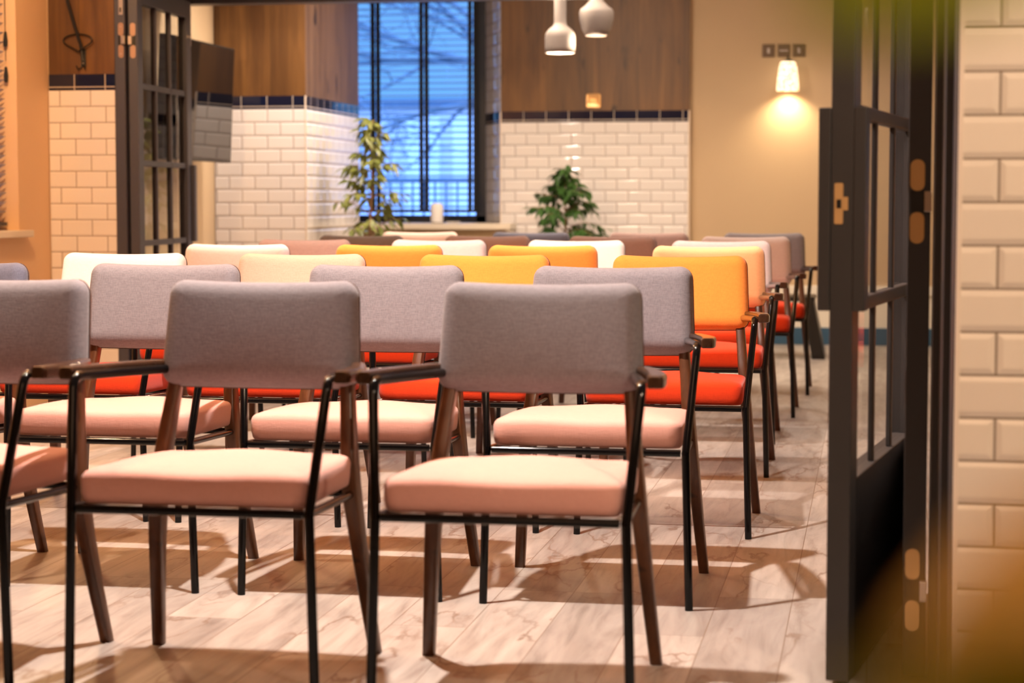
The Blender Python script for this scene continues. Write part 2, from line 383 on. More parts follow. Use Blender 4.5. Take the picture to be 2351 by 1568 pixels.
# back wall pieces
m = MB(); m.prism([(-2.484, 13.555), (-1.21, 13.555), (-1.21, 14.1), (-2.655, 14.1), (-2.655, 13.92)], 0, CZ)
o = struct(m.build('wall_back', M['cream']))
cladding(o, -2.484, -1.206, 13.54, (tile('metro_tile_back', 'X', 0, .022), tile('navy_tile_back', 'X', .018, 0, **NAVY), M['oak']))
MB().box(-1.2125, -1.2035, 13.535, 13.60, 0, 1.56).build('corner_trim', M['trim'], o)
MB().box(-2.489, -2.481, 13.535, 13.55, 0, 1.56).build('corner_trim', M['trim'], o)
tr = tile('metro_tile_reveal', 'Y', 0.02, .022)
for z0, z1, mt, nm in ((.81, 1.485, tr, 'white_metro_tiling'), (1.485, 1.56, tile('navy_tile_reveal', 'Y', 0, 0, **NAVY), 'navy_tile_border'), (1.56, CZ, tr, 'oak_cladding')):
    MB().prism([(-2.489, 13.545), (-2.48, 13.555), (-2.65, 13.93), (-2.662, 13.93)], z0, z1).build(nm, mt, o)
struct(MB().box(-1.21, .75, 13.60, 14.1, 0, CZ).build('wall_back_cream', M['cream']))
struct(MB().box(-1.2, .6, 13.572, 13.6, .33, .393).build('trim_1', M['dado'], bevel=.004))
struct(MB().box(-1.2, .6, 13.59, 13.6, .115, .33).build('trim_2', M['dado']))
struct(MB().box(-1.2, .6, 13.575, 13.6, 0, .115).build('baseboard_back', M['skirt'], bevel=.003))
m = MB(); m.box(-4.05, -2.655, 13.92, 14.1, 0, .80); m.box(-4.05, -2.655, 13.92, 14.1, 2.45, CZ); m.box(-4.05, -3.72, 13.92, 14.1, .8, 2.45)
struct(m.build('wall_window', M['cream']))
struct(MB().box(-4.05, -3.9, 12.59, 13.93, 0, CZ).build('wall_alcove', M['cream']))
# right wall
struct(MB().box(.6, .75, 4.35, 14.1, 0, CZ).build('wall_right', M['cream']))
o = struct(MB().box(.165, 2.2, 3.70, 3.9, 0, CZ).build('wall_right_near', M['cream']))
MB().box(.157, 2.2, 3.688, 3.70, 0, CZ).build('white_metro_tiling', tile('metro_tile_near', 'X', .010, .037, col=(.74, .66, .56), var=(.70, .62, .53), mortar=(.20, .15, .11), rough=.12, msize=.0022), o)
MB().box(.150, .158, 3.684, 3.705, 0, CZ).build('corner_trim', M['trim'], o)
MB().box(.2, .75, 3.9, 4.35, 0, CZ).build('return', M['cream'], o)
struct(MB().box(2.05, 2.2, -3.2, 3.7, 0, CZ).build('wall_side_near', M['cream']))
struct(MB().box(-4.05, 2.2, -3.2, -3.05, 0, CZ).build('wall_front', M['cream']))
# beams
struct(MB().box(-4.05, .6, 9.17, 9.32, 2.06, CZ).build('trim_3', M['door']))
struct(MB().box(-3.75, .6, 10.3, 10.42, 1.995, CZ).build('trim_4', M['door']))
struct(MB().box(-3.88, .2, 3.75, 4.05, 2.35, CZ).build('trim_5', M['door']))

# ------------------------------------------------------------------ folding doors
def fold_leaf(name, loc, rz, W_, mat, handle_at=None, hand_w=.03, H=1.99, TH=.045, st=.085, bd=.013, gy=0, fd=.0):
    """local x along the width from its near end, local y through the thickness"""
    r = sempty(name, loc, rz); h = TH/2
    m = MB(); m.box(0, st, -h, h, .012, H); m.box(W_-st, W_, -h, h, .012, H)
    m.box(st, W_-st, -h, h, 1.90, H); m.box(st, W_-st, -h, h, .012, .41)
    m.build('door_frame', mat, r, bevel=.002)
    gw = (W_-2*st)
    m = MB()
    for z in (.755, 1.14, 1.51): m.box(st, W_-st, gy-max(bd, .012), gy+max(bd, .012), z-.014, z+.014)
    for k in (1, 2):
        x = st+gw*k/3; m.box(x-.011, x+.011, gy-bd, gy+bd, .41, 1.90)
    m.build('glazing_bar', mat, r, bevel=.003)
    MB().add([(st-.004, gy, .40), (W_-st+.004, gy, .40), (W_-st+.004, gy, 1.91), (st-.004, gy, 1.91)], [(0, 1, 2, 3)]).build('glass_pane', M['glass'] if mat == M['door'] else M['glass_r'], r)
    if handle_at is not None:
        x0, x1 = handle_at
        for sgn in (-1, 1):
            a, b = sorted((sgn*h, sgn*(h+fd))); MB().box(x0, x1, a, b, .748, 1.145).build('pull_handle', mat, r, bevel=.002)
    return r
def hinge_plate(parent, x, y, z, mat, blk, W_=.026, L=.166):
    """concealed hinge leaf lying in an edge that faces -Y: rounded plates above and below the knuckle"""
    hg = None
    for sgn in (1, -1):
        mb = MB(); zc = z + sgn*(L/2-.031)
        slab(mb, W_/2, .031, .013, [(0, 0), (.0, .002)], lambda u, v, t: (x+u, y-t, zc+v), ne=2, nc=5, cen=2)
        o_ = mb.build('hinge_plate', mat, parent)
        sc = MB(); sc.add([(x+.003*math.cos(a), y-.003, zc+sgn*.012+.003*math.sin(a)) for a in [PI*k/5 for k in range(10)]], [tuple(range(10))])
        sc.build('hinge_screw', M['metal'], o_)
    MB().box(x-W_/2, x+W_/2, y-.0015, y+.002, z-.022, z+.022).build('hinge_recess', blk, parent)
# left opening: post, folded leaf standing back into the far room
pst = struct(MB().box(-3.545, -3.494, 9.175, 9.33, 0, 2.06).build('door_1', M['door'], bevel=.002))
hinge_plate(pst, -3.512, 9.1745, 1.718, M['bronze'], M['black'])
MB().box(-3.522, -3.502, 9.172, 9.176, 1.838, 1.99).build('strike_plate', M['metal'], pst, bevel=.001)
MB().box(-3.516, -3.508, 9.170, 9.1725, 1.85, 1.872).build('strike_slot', M['black'], pst)
MB().box(-3.505, -3.487, 9.150, 9.176, 1.698, 1.738).build('hinge_knuckle', M['metal'], pst, bevel=.002)
la = PI/2 + math.radians(3.4)
lf = fold_leaf('door_2', (-3.4625, 9.20, 0), la, .93, M['door'], (.905, .945), fd=.02)
def on_leaf(lf, name, mat, bx, par=None): return MB().box(*bx).build(name, mat, par or lf, bevel=.001)
# hinge on the near edge of the leaf (edge faces local -x)
for sgn in (1, -1):
    mb = MB(); zc = 1.718 + sgn*.052
    slab(mb, .013, .031, .0125, [(0, 0), (0, .002)], lambda u, v, t: (-t, u, zc+v), ne=2, nc=5, cen=2); mb.build('hinge_plate', M['bronze'], lf)
on_leaf(lf, 'hinge_recess', M['black'], (-.002, .001, -.014, .013, 1.696, 1.74))
on_leaf(lf, 'hinge_knuckle', M['metal'], (-.022, .0, .0, .018, 1.698, 1.738))
MB().box(.925, .934, -.0226, -.012, 1.76, 1.96).build('latch_plate', M['metal'], lf, bevel=.001)
MB().box(.86, .925, -.026, -.0225, 1.80, 1.81).build('latch_pin', M['metal'], lf)
# right opening: two leaves folded together, free edge towards the camera
rz = math.atan2(.77, .114)
l3 = fold_leaf('door_3', (-.058, 4.005, 0), rz, .98, M['door_r'], (-.003, .05), fd=.024, bd=.006, gy=-.010)
m = MB()
slab(m, .0085, .040, .003, [(0, 0), (0, .0025)], lambda u, v, t: (-t, .006+u, .958+v), ne=2, nc=3, cen=2)
m.build('latch_plate', M['brass'], l3)
MB().box(-.0025, 0, -.012, -.001, .945, .971).build('latch_tongue', M['brass'], l3)
MB().box(-.0035, 0, .001, .010, .949, .966).build('latch_hole', M['black'], l3)
l4 = fold_leaf('door_4', (.092, 4.085, 0), math.atan2(.89, .022), .90, M['door_r'], bd=.006)
for zc0 in (.962, .186, 1.72):
    for sgn in (1, -1):
        mb = MB(); zc = zc0 + sgn*.052
        slab(mb, .014, .031, .0135, [(0, 0), (0, .002)], lambda u, v, t: (-t, .004+u, zc+v), ne=2, nc=5, cen=2); mb.build('hinge_plate', M['brass'], l4)
    on_leaf(l4, 'hinge_recess', M['black'], (-.002, .001, -.011, .018, zc0-.022, zc0+.022))
    on_leaf(l4, 'hinge_knuckle', M['metal'], (-.02, .0, -.024, -.010, zc0-.020, zc0+.020))
m = MB(); m.box(.1195, .2, 4.02, 4.12, 0, 2.06); m.box(.133, .2, 3.86, 4.02, 0, 2.06); m.box(.147, .2, 3.705, 3.86, 0, 2.06)
struct(m.build('door_5', M['door_r'], bevel=.002))

# ------------------------------------------------------------------ back window with blind
wr_ = sempty('window_1')
m = MB(); y0, y1 = 13.93, 14.0
m.box(-3.9, -2.655, y0, y1, .80, .855); m.box(-3.9, -2.655, y0, y1, 2.4, 2.45); m.box(-2.735, -2.655, y0, y1, .8, 2.45); m.box(-3.9, -3.8, y0, y1, .8, 2.45)
m.build('window_frame', M['frame'], wr_, bevel=.004)
MB().box(-3.9, -2.7, 13.96, 13.966, .85, 2.42).build('glass_pane', M['wglass'], wr_)
bl = thing('venetian_blind', 'dark slatted venetian blind hanging in the far blue window', 'blind', (0, 13.86, 0))
zs = .915
k = 0
while zs < 2.36:
    m = MB(); s_ = m
    slab(m, .56, .0175, .004, [(0, 0), (0, .0026)], lambda u, v, t, z=zs: (-3.28+u, v*math.cos(.2), z+t*1.5+v*math.sin(.28)), ne=1, nc=2, cen=2)
    m.build('slat', M['blind'], bl); zs += .0430; k += 1
MB().box(-3.85, -2.715, -.022, .022, .875, .897).build('bottom_rail', M['blind'], bl, bevel=.003)
MB().box(-3.85, -2.705, -.025, .025, 2.38, 2.43).build('head_rail', M['blind'], bl, bevel=.003)
for xc in (-3.435, -3.088, -2.742):
    for dx in (-.019, .019):
        MB().box(xc+dx-.0105, xc+dx+.0105, -.0225, -.021, .875, 2.4).build('ladder_tape', M['tape'], bl)
        MB().box(xc+dx-.0105, xc+dx+.0105, .021, .0225, .875, 2.4).build('ladder_tape', M['tape'], bl)
# sill bench below the window
sb = thing('sill_bench', 'pale window ledge bench with beige front below the far window', 'bench', (0, 0, 0))
MB().prism([(-3.9, 13.3), (-2.375, 13.3), (-2.375, 13.53), (-2.5, 13.53), (-2.655, 13.915), (-3.9, 13.915)], .765, .805).build('ledge', M['sill'], sb, bevel=.004)
MB().box(-3.88, -2.41, 13.36, 13.40, 0, .765).build('front_panel', M['panel'], sb)
MB().box(-2.41, -2.383, 13.32, 13.53, 0, .765).build('end_board', M['sill'], sb, bevel=.002)
sp = thing('cylinder_speaker', 'white rounded cylinder on the ledge in front of the blind', 'speaker', (-2.913, 13.47, .805))
MB().lathe([(.001, 0), (.040, 0), (.043, .004), (.043, .115), (.038, .130), (.026, .137), (.001, .138)], n=32).build('body', M['white'], sp, smooth=True)
MB().lathe([(.0405, -.0), (.0435, .001), (.0435, .006), (.0405, .007)], n=32).build('foot_ring', M['ceramic'], sp)
pl = thing('saucer', 'small flat white dish on the ledge right of the cylinder', 'dish', (-2.80, 13.47, .805))
MB().lathe([(.001, 0), (.035, 0), (.052, .010), (.050, .012), (.034, .003), (.001, .003)], n=28).build('dish', M['white'], pl, smooth=True)

# ------------------------------------------------------------------ left window
w2 = sempty('window_2')
m = MB(); x0, x1 = -4.04, -3.995
for (a, b, c, d) in ((wy0, wy1, wz0, wz0+.06), (wy0, wy1, wz1-.06, wz1), (wy0, wy0+.06, wz0, wz1), (wy1-.06, wy1, wz0, wz1), (7.82, 7.88, wz0, wz1)): m.box(x0, x1, a, b, c, d)
m.build('window_frame', M['ceramic'], w2, bevel=.004)
MB().box(-4.02, -4.016, wy0+.03, wy1-.03, wz0+.03, wz1-.03).build('glass_pane', M['wglass'], w2)
MB().box(-3.99, -3.830, wy0-.08, 8.868, .793, .825).build('window_sill', M['sill'], w2, bevel=.004)
b2 = thing('venetian_blind', 'pale venetian blind in the left window above the ledge', 'blind', (-3.945, 0, 0))
zs = .90
while zs < 2.2:
    m = MB(); slab(m, .93, .0225, .004, [(0, 0), (0, .0026)], lambda u, v, t, z=zs: (v*math.cos(.5), 7.85+u, z+t+v*math.sin(.5)), ne=1, nc=2, cen=2)
    m.build('slat', M['blind_pale'], b2); zs += .0430
MB().box(-.02, .02, 6.93, 8.785, .845, .862).build('bottom_rail', M['blind'], b2)
MB().box(-.025, .025, 6.93, 8.785, 2.2, 2.245).build('head_rail', M['blind'], b2)
for z0 in (1.50, 1.66):
    m = MB(); m.tube([(.03, 8.77, z0+.55), (.03, 8.775, z0+.1)], .002, 6)
    m.lathe([(.001, .0), (.009, .005), (.011, .03), (.006, .07), (.001, .075)], (.03, 8.775, z0), 12)
    m.build('pull_cord', M['tape'], b2, smooth=True)

# ------------------------------------------------------------------ coat hook
hk = thing('coat_hook', 'black wire coat hook screwed to the wood above the left tiles', 'hook', (-3.70, 9.17, 1.60))
m = MB()
m.tube(fillet([(-.055, -.10, .42), (-.045, -.075, .30), (-.022, -.035, .17), (-.004, -.012, .09), (.0, -.008, .02)], .08, 5), .009, 8); m.build('upper_arm', M['darkmetal'], hk, smooth=True)
loop = []
for t in range(41):
    a = PI*1.5 + 2*PI*t/40; loop.append((-.016+.078*math.cos(a)*(1 if math.cos(a) < 0 else .95), -.022-.01*math.cos(a), .118+.030*math.sin(a) - (.022*(1-abs(math.cos(a)))**2 if math.sin(a) < 0 else 0)))
MB().tube(loop, .004, 8).build('wire_loop', M['darkmetal'], hk, smooth=True)
MB().box(-.009, .015, -.008, 0, -.006, .08).build('backplate', M['darkmetal'], hk, bevel=.002)
for sg in (-1, 1):
    MB().tube(fillet([(sg*.006+.003, -.009, .05), (sg*.008+.003, -.012, -.012), (sg*.008+.003+sg*.010, -.03, -.020), (sg*.02+.003, -.045, -.002)], .012, 4), .0034, 8).build('lower_hook', M['darkmetal'], hk, smooth=True)
for z in (.012, .046): MB().lathe([(.0001, 0), (.0035, 0), (.0025, .0015), (.0001, .002)], n=10).build('screw', M['metal'], hk).matrix_local = Matrix.Translation((.003, -.008, z)) @ Matrix.Rotation(PI/2, 4, 'X')

# ------------------------------------------------------------------ television on the far left wall
tv = thing('wall_television', 'black television on the far left wall mirroring the tiles', 'television', (0, 0, 0))
def tvp(yv, z, off): x = -3.523 - (1.806-z)*.045; return (x+off, yv, z)
def tvbox(ya, yb, za, zb, o0, o1):
    v = [tvp(y, z, o_) for o_ in (o0, o1) for y in (ya, yb) for z in (za, zb)]
    return MB().add(v, [(0, 1, 3, 2), (4, 6, 7, 5), (0, 4, 5, 1), (2, 3, 7, 6), (0, 2, 6, 4), (1, 5, 7, 3)])
tvbox(9.84, 10.95, 1.172, 1.806, -.04, 0).build('case', M['black'], tv, bevel=.003)
tvbox(9.85, 10.94, 1.182, 1.796, .0, .0015).build('screen', M['screen'], tv)
MB().box(-3.755, -3.59, 10.35, 10.47, 1.42, 1.54).build('wall_bracket', M['black'], tv, bevel=.004)

# ------------------------------------------------------------------ pendants, wall lamp, sockets
def pendant(name, label, loc, prof, cord):
    p = thing(name, label, 'pendant lamp', loc, 0, None)
    MB().lathe(prof, n=40, caps=False).build('shade', M['ceramic'], p, smooth='all', fix=True)
    MB().tube([(0, 0, cord), (0, 0, CZ-loc[2])], .004, 8).build('cord', M['tape'], p)
    r = prof[-1][0]
    MB().lathe([(.001, .0), (r*.93, .0), (r*.9, .004), (.001, .006)], (0, 0, .012), 32).build('bulb', M['lampglow2'], p)
    return p
pendant('pendant_lamp', 'white bottle-shaped pendant with a tall neck over the far end', (-1.759, 11.46, 1.797),
        [(.012, .33), (.032, .325), (.0345, .31), (.0345, .175), (.040, .155), (.068, .132), (.082, .112), (.086, .09), (.086, .03), (.084, .0), (.079, .0), (.080, .03), (.080, .09), (.06, .125)], .33)
pendant('pendant_lamp', 'white barrel-shaped pendant hanging right of the bottle-shaped one', (-1.558, 11.51, 1.896),
        [(.012, .245), (.028, .235), (.036, .20), (.070, .165), (.092, .150), (.099, .130), (.097, .09), (.083, .035), (.064, .0), (.060, .0)], .24)
for (x, z) in ((-1.759, 1.79), (-1.558, 1.89)):
    lamp('POINT', 'pendant_and_glint_light', (x, 11.48, z), 13, WARM, .03)
wlp = thing('wall_lamp', 'lit patterned glass wall lamp on the cream wall below three plates', 'wall lamp', (-.556, 13.60, 1.68))
m = MB(); prof = []
m.lathe([(.074, 0), (.0735, .03), (.068, .09), (.060, .15), (.052, .182), (.044, .192), (.001, .193)], (0, -.10, 0), 36, caps=False)
sh = m.build('glass_shade', None or M['lampglow'], wlp, smooth='all')
def shade_mat():
    m, n, l, b = newmat('patterned_glowing_glass')
    v = n.new('ShaderNodeTexVoronoi'); v.inputs['Scale'].default_value = 42; v.feature = 'DISTANCE_TO_EDGE'; l.new(coords(n, l), v.inputs['Vector'])
    c = ramp(n, l, v.outputs['Distance'], [(.03, (.75, .42, .16)), (.16, (1, .86, .62))])
    l.new(c, b.inputs['Emission Color']); b.inputs['Emission Strength'].default_value = 1.5; l.new(c, b.inputs['Base Color']); return m
sh.data.materials[0] = shade_mat()
MB().tube(fillet([(0, 0, .17), (0, -.03, .225), (0, -.085, .225), (0, -.10, .192)], .05, 6), .006, 8).build('arm', M['darkmetal'], wlp, smooth=True)
m = MB(); m.lathe([(.001, 0), (.045, 0), (.045, .008), (.02, .016), (.001, .018)], n=28)
bp = m.build('wall_plate', M['darkmetal'], wlp, smooth=True); bp.matrix_local = Matrix.Translation((0, 0, .17)) @ Matrix.Rotation(PI/2, 4, 'X')
lamp('POINT', 'pendant_and_glint_light', (-1.9, 11.4, 2.32), 24, WARM, .05)  # unseen light added for glints on the back tiles; no pendant hangs here
lamp('SPOT', 'wall_lamp_bulb', (-.556, 13.505, 1.70), 22, (1, .74, .44), .02, (-.556, 13.545, .9), 130, 1)
for i, (x, lb) in enumerate(((-.688, 'left'), (-.587, 'middle'), (-.488, 'right'))):
    p = thing('wall_switch', 'dark square %s plate of three above the wall lamp' % {'left': 'leftmost', 'middle': 'middle', 'right': 'rightmost'}[lb], 'switch', (x, 13.60, 1.95), 0, 'dark plates above the wall lamp')
    MB().box(-.041, .041, -.010, 0, -.042, .042).build('plate', M['plate'], p, bevel=.003)
    if i == 1: MB().box(-.028, .028, -.013, -.009, -.004, .004).build('slot', M['metal'], p)
    else: MB().box(-.008, .008, -.016, -.009, -.017, .017).build('rocker', M['metal'], p, bevel=.002)
p = thing('brass_socket', 'shiny square brass socket plate on the oak above navy tiles', 'socket', (-1.851, 13.54, 1.627))
m = MB(); slab(m, .049, .047, .009, [(0, 0), (0, .006), (.004, .010), (.014, .010), (.020, .006)], lambda u, v, t: (u, -t, v), ne=3, nc=4, cen=2); m.build('plate', M['brass'], p, smooth=True)
MB().box(-.026, .026, -.016, -.006, -.014, .016).build('switch_rocker', M['brass'], p, bevel=.004)

# ------------------------------------------------------------------ black low table at the far right
t = thing('low_table', 'low black table with flared slab legs by the blue skirting', 'table', (-.62, 12.5, 0))
MB().box(-.285, .285, -.19, .19, .35, .38).build('table_top', M['black'], t, bevel=.003)
for s_ in (-1, 1):
    v = []
    for yy in (-.17, .17):
        v += [(s_*.21, yy, .35), (s_*.28, yy, .35), (s_*.35, yy, 0), (s_*.272, yy, 0)]
    MB().add(v, [(0, 1, 2, 3), (7, 6, 5, 4), (0, 4, 5, 1), (1, 5, 6, 2), (2, 6, 7, 3), (3, 7, 4, 0)]).build('leg', M['black'], t, bevel=.002)

# ------------------------------------------------------------------ plants
def leaf_geo(mb, p, d, L, Wd, droop=.25):
    d = d.normalized(); sd = d.cross(Vector((0, 0, 1)))
    if sd.length < .1: sd = Vector((1, 0, 0))
    sd.normalize(); sd = (sd + Vector((0, 0, random.uniform(-.6, .6)))).normalized(); nn = sd.cross(d).normalized()
    st = [(0, .0), (.12, .35), (.35, .95), (.6, .85), (.85, .35), (1, 0)]
    vs = []
    for t_, w_ in st:
        c = p + d*L*t_ - Vector((0, 0, 1))*droop*L*t_*t_
        vs += [c - sd*Wd*w_/2 + nn*Wd*.12*w_, c, c + sd*Wd*w_/2 + nn*Wd*.12*w_]
    fs = []
    for i in range(len(st)-1):
        a = i*3; fs += [(a, a+1, a+4, a+3), (a+1, a+2, a+5, a+4)]
    mb.add(vs, fs)
def fig_tree(name, label, loc, H, stemz, crown, nbr, nleaf, mat, L, seed, pot=.16, potH=.30, zmin=.55):
    random.seed(seed)
    t = thing(name, label, 'plant', loc)
    MB().lathe([(pot*.7, 0), (pot*.75, .01), (pot, potH), (pot*1.04, potH), (pot*1.04, potH-.03), (pot*.93, potH-.03), (pot*.9, potH-.04), (.001, potH-.04)], n=32, caps=True).build('pot', M['pot'], t, smooth=True)
    MB().lathe([(.001, potH-.035), (pot*.9, potH-.035), (pot*.9, potH-.05), (.001, potH-.05)], n=24).build('soil', M['soil'], t)
    m = MB(); pts = []; n = 12
    for i in range(n+1):
        z = potH-.05 + (stemz-potH+.05)*i/n; pts.append((math.sin(i*.9)*.008, math.cos(i*1.3)*.008, z))
    m.tube(pts, [.011*(1-.6*i/n) for i in range(n+1)], 8); f = MB()
    for b in range(nbr):
        fz = (b+.5)/nbr; z = zmin + (H-zmin)*fz
        r = crown(fz)*random.uniform(.65, 1.1); a = b*2.4 + random.uniform(-.4, .4)
        base = Vector((0, 0, min(z-.05, stemz))); tip = Vector((math.cos(a)*r, math.sin(a)*r, z + r*random.uniform(-.25, .25)))
        mid = (base+tip)/2 + Vector((0, 0, .25*r+.02))
        cur = [base*(1-s)**2 + mid*2*s*(1-s) + tip*s*s for s in [j/6 for j in range(7)]]
        m.tube(cur, [.0035*(1-.7*j/6) for j in range(7)], 5)
        for q in range(nleaf):
            s = .2+.8*(q+random.random()*.6)/nleaf; s = min(s, 1); pp = base*(1-s)**2 + mid*2*s*(1-s) + tip*s*s
            ad = a + (1.0 if q % 2 else -1.0)*random.uniform(.3, 1.3)
            leaf_geo(f, pp, Vector((math.cos(ad), math.sin(ad), random.uniform(-1.1, .1))), L*random.uniform(.7, 1.2), L*.45, .3)
    m.build('stem', M['bark'], t, smooth=True); f.build('foliage', mat, t, smooth='all', fix=False)
    return t
fig_tree('potted_fig', 'sparse yellowish-green fig plant left of the window ledge', (-2.905, 11.6, 0), 1.46, 1.38,
         lambda f: .25*(1-f)**.5*(1 if f < .75 else .6)+.03, 34, 10, M['leaf2'], .078, 5, zmin=.60)
fig_tree('potted_fig', 'bushy dark green fig plant before the right white tiles', (-1.97, 13.05, 0), 1.20, 1.05,
         lambda f: .25*math.sin(PI*min(1, .25+f*.78))**.8+.03, 40, 13, M['leaf'], .078, 11, zmin=.62)

# ------------------------------------------------------------------ foreground plant beside the lens
fp = thing('foreground_plant', 'blurred yellow-green leafy plant right in front of the lens', 'plant', (.30, .34, 0))
MB().lathe([(.10, 0), (.105, .01), (.14, .26), (.145, .26), (.145, .23), (.13, .23), (.001, .22)], n=32, caps=True).build('pot', M['pot'], fp, smooth=True)
M['fgreen'] = leaf_mat('bright_green_leaf', (.30, .48, .0), (.42, .62, .01), .5, .5)
M['fyellow'] = leaf_mat('yellowing_leaf', (.85, .58, .16), (.95, .68, .22), .5, .5)
M['folive'] = leaf_mat('olive_leaf', (.12, .14, .0), (.18, .18, .0), .5, .5)
MB().tube([(0, 0, .2), (.02, .01, .6), (-.01, 0, .95), (.0, .0, 1.12)], [.009, .008, .006, .004], 8).build('stem', M['bark'], fp, smooth=True)
FG = []
def fleaf(p0, p1, wd, mat, nrm):
    p0 = Vector(p0) - Vector((.30, .34, 0)); p1 = Vector(p1) - Vector((.30, .34, 0)); d = p1-p0; L = d.length; d.normalize()
    sd = d.cross(Vector(nrm)).normalized(); nn = sd.cross(d)
    st = [(0, .05), (.1, .45), (.3, .92), (.5, 1), (.7, .85), (.88, .45), (1, 0)]; vs = []
    for t_, w_ in st:
        c = p0 + d*L*t_ + nn*.02*math.sin(PI*t_)
        vs += [c - sd*wd*w_/2 + nn*.01*w_, c - sd*wd*w_/4 + nn*.003*w_, c, c + sd*wd*w_/4 + nn*.003*w_, c + sd*wd*w_/2 + nn*.01*w_]
    fs = [(i*5+j, i*5+j+1, i*5+j+6, i*5+j+5) for i in range(6) for j in range(4)]
    MB().add(vs, fs).build('leaf', mat, fp, smooth='all', fix=False)
    st0 = Vector((0, 0, p0.z-.03))
    MB().tube([st0, (st0+p0)/2 + Vector((0, 0, .01)), p0], .0018, 6).build('leaf_stalk', M['bark'], fp, smooth=True)
def onD(x, y, D):
    th = math.radians(10.08); p = math.atan(326/4640)
    R = Vector((math.cos(th), math.sin(th), 0)); F = Vector((-math.sin(th)*math.cos(p), math.cos(th)*math.cos(p), -math.sin(p))); U = R.cross(F)
    return Vector((0, 0, .966)) + (F + R*((x-1175.5)/4640) - U*((y-784)/4640))*D
fleaf((.0650, .3339, .9208), (.0000, .3187, .8685), .031, M['fyellow'], (.0, -.9, .6))
fleaf((.0390, .3072, .8760), (-.0085, .2980, .8915), .022, M['folive'], (0, -.9, .6))
fleaf((.0378, .3466, 1.016), (-.0123, .3367, .9945), .036, M['fgreen'], (0, -1, .2))

# ------------------------------------------------------------------ chairs
def chair_parts():
    """returns a list of (name, MeshBuilder, material key, smooth, bevel)"""
    P = []
    for s in (-1, 1):
        path = fillet([(s*.247, -.245, 0), (s*.237, -.245, .372), (s*.257, -.175, .622), (s*.200, .20, .606)], .035, 6)
        P.append(('front_leg', MB().tube(path, .0098, 12), 'steel', True, 0))
    m = MB()
    m.tube(fillet([(-.225, -.245, .372), (.225, -.245, .372)], .01), .0085, 10)
    for s in (-1, 1): m.tube([(s*.235, -.245, .372), (s*.212, .175, .352)], .0085, 10)
    m.tube([(-.205, .165, .354), (.205, .165, .354)], .0085, 10)
    P.append(('seat_frame', m, 'steel', True, 0))
    for s in (-1, 1):
        # boomerang rear leg: foot, knee below the seat, post behind the backrest
        st = [(.2425, .247, 0, .013, .0135), (.232, .216, .12, .0135, .017), (.222, .190, .24, .0145, .022), (.214, .176, .33, .0155, .027), (.208, .176, .39, .0155, .029),
              (.200, .196, .47, .0145, .023), (.190, .226, .57, .0135, .019), (.182, .252, .68, .0125, .015), (.178, .268, .765, .0115, .011)]
        rings = []
        for x, y, z, hw, hd in st:
            rings.append([(s*x+u, y+v, z) for u, v in rrect(hw, hd, .006, 1, 2)])
        P.append(('rear_leg', MB().loft(rings), 'chair_wood', True, 0))
    for s in (-1, 1):
        # curved wooden armrest along the outside of the tube
        rings = []
        for t_, (y, xi, xo) in enumerate([(-.165, .266, .290), (-.155, .264, .295), (-.10, .260, .295), (-.03, .251, .290), (.06, .236, .272), (.14, .221, .252), (.205, .202, .232)]):
            zc = .626 - (.165+y)*.035; hz = .0125
            rings.append([(s*xi, y, zc-hz), (s*xo, y, zc-hz), (s*(xo+.001), y, zc+hz*.5), (s*(xo-.003), y, zc+hz), (s*(xi+.003), y, zc+hz), (s*xi, y, zc+hz*.6)])
        P.append(('armrest', MB().loft(rings), 'arm_wood', False, .003))
    # seat cushion
    def sf(u, v, t):
        k = (v+.22)/.44; wsc = 1.0 - .07*k
        z = .381 + t; 
        if t > .02: z += .014*(1-(u/.23)**2)*(1-(v/.225)**2)*min(1, (t-.02)/.03) + .0025*math.sin(u*21+v*9)*(t-.02)/.05
        bulge = .006*math.sin(PI*min(1, max(0, t/.07)))
        return (u*wsc*(1+bulge*2), v - .022 + (-bulge if v < 0 else bulge), z - .012*k)
    m = MB(); slab(m, .226, .218, .035, [(.005, 0), (.001, .005), (0, .02), (0, .048), (.002, .055), (.006, .060), (.014, .063), (.034, .066)], sf, ne=10, nc=6, cen=6)
    P.append(('seat', m, 'SEAT', 'all', 0))
    # backrest cushion, slightly curved towards the sitter
    def bf(u, v, t):
        z = v; y = t - .030*(u/.21)**2*.6
        if t < -.01: y -= .006*(1-(u/.215)**2)*(1-(v/.115)**2)
        z += .004*(u/.21)**2 if v > 0 else 0
        lean = .20; u *= 1 - .028*v/.113
        return (u, .248 + y*math.cos(lean) + z*math.sin(lean), .678 + z*math.cos(lean) - y*math.sin(lean))
    m = MB(); slab(m, .211, .113, .034, [(.033, -.030), (.024, -.0285), (.015, -.0245), (.008, -.019), (.003, -.010), (0, .002), (0, .014), (.003, .019)], bf, ne=12, nc=6, cen=6)
    P.append(('backrest', m, 'BACK', 'all', 0))
    ring = [bf(p[0], p[1], .0175) for p in rrect(.2105, .1125, .0335, 12, 6)]
    m = MB(); m.tube(ring + [ring[0]], .0022, 6); P.append(('seam', m, 'seam', True, 0))
    m = MB(); slab(m, .209, .111, .033, [(.002, .0195), (0, .022), (0, .030), (.003, .033)], bf, ne=12, nc=6, cen=4)
    P.append(('back_shell', m, 'chair_wood', True, 0))
    return P
def make_chair(back, seat):
    r = bpy.data.objects.new('armchair', None); C.objects.link(r); r.empty_display_size = .1
    for nm, mb, mk, sm, bv in chair_parts():
        mt = M[back] if mk == 'BACK' else M[seat] if mk == 'SEAT' else M[mk]
        o_ = mb.build(nm, mt, last if nm == 'seam' else r, smooth=sm, bevel=bv)
        last = o_
    return r
protos = {}
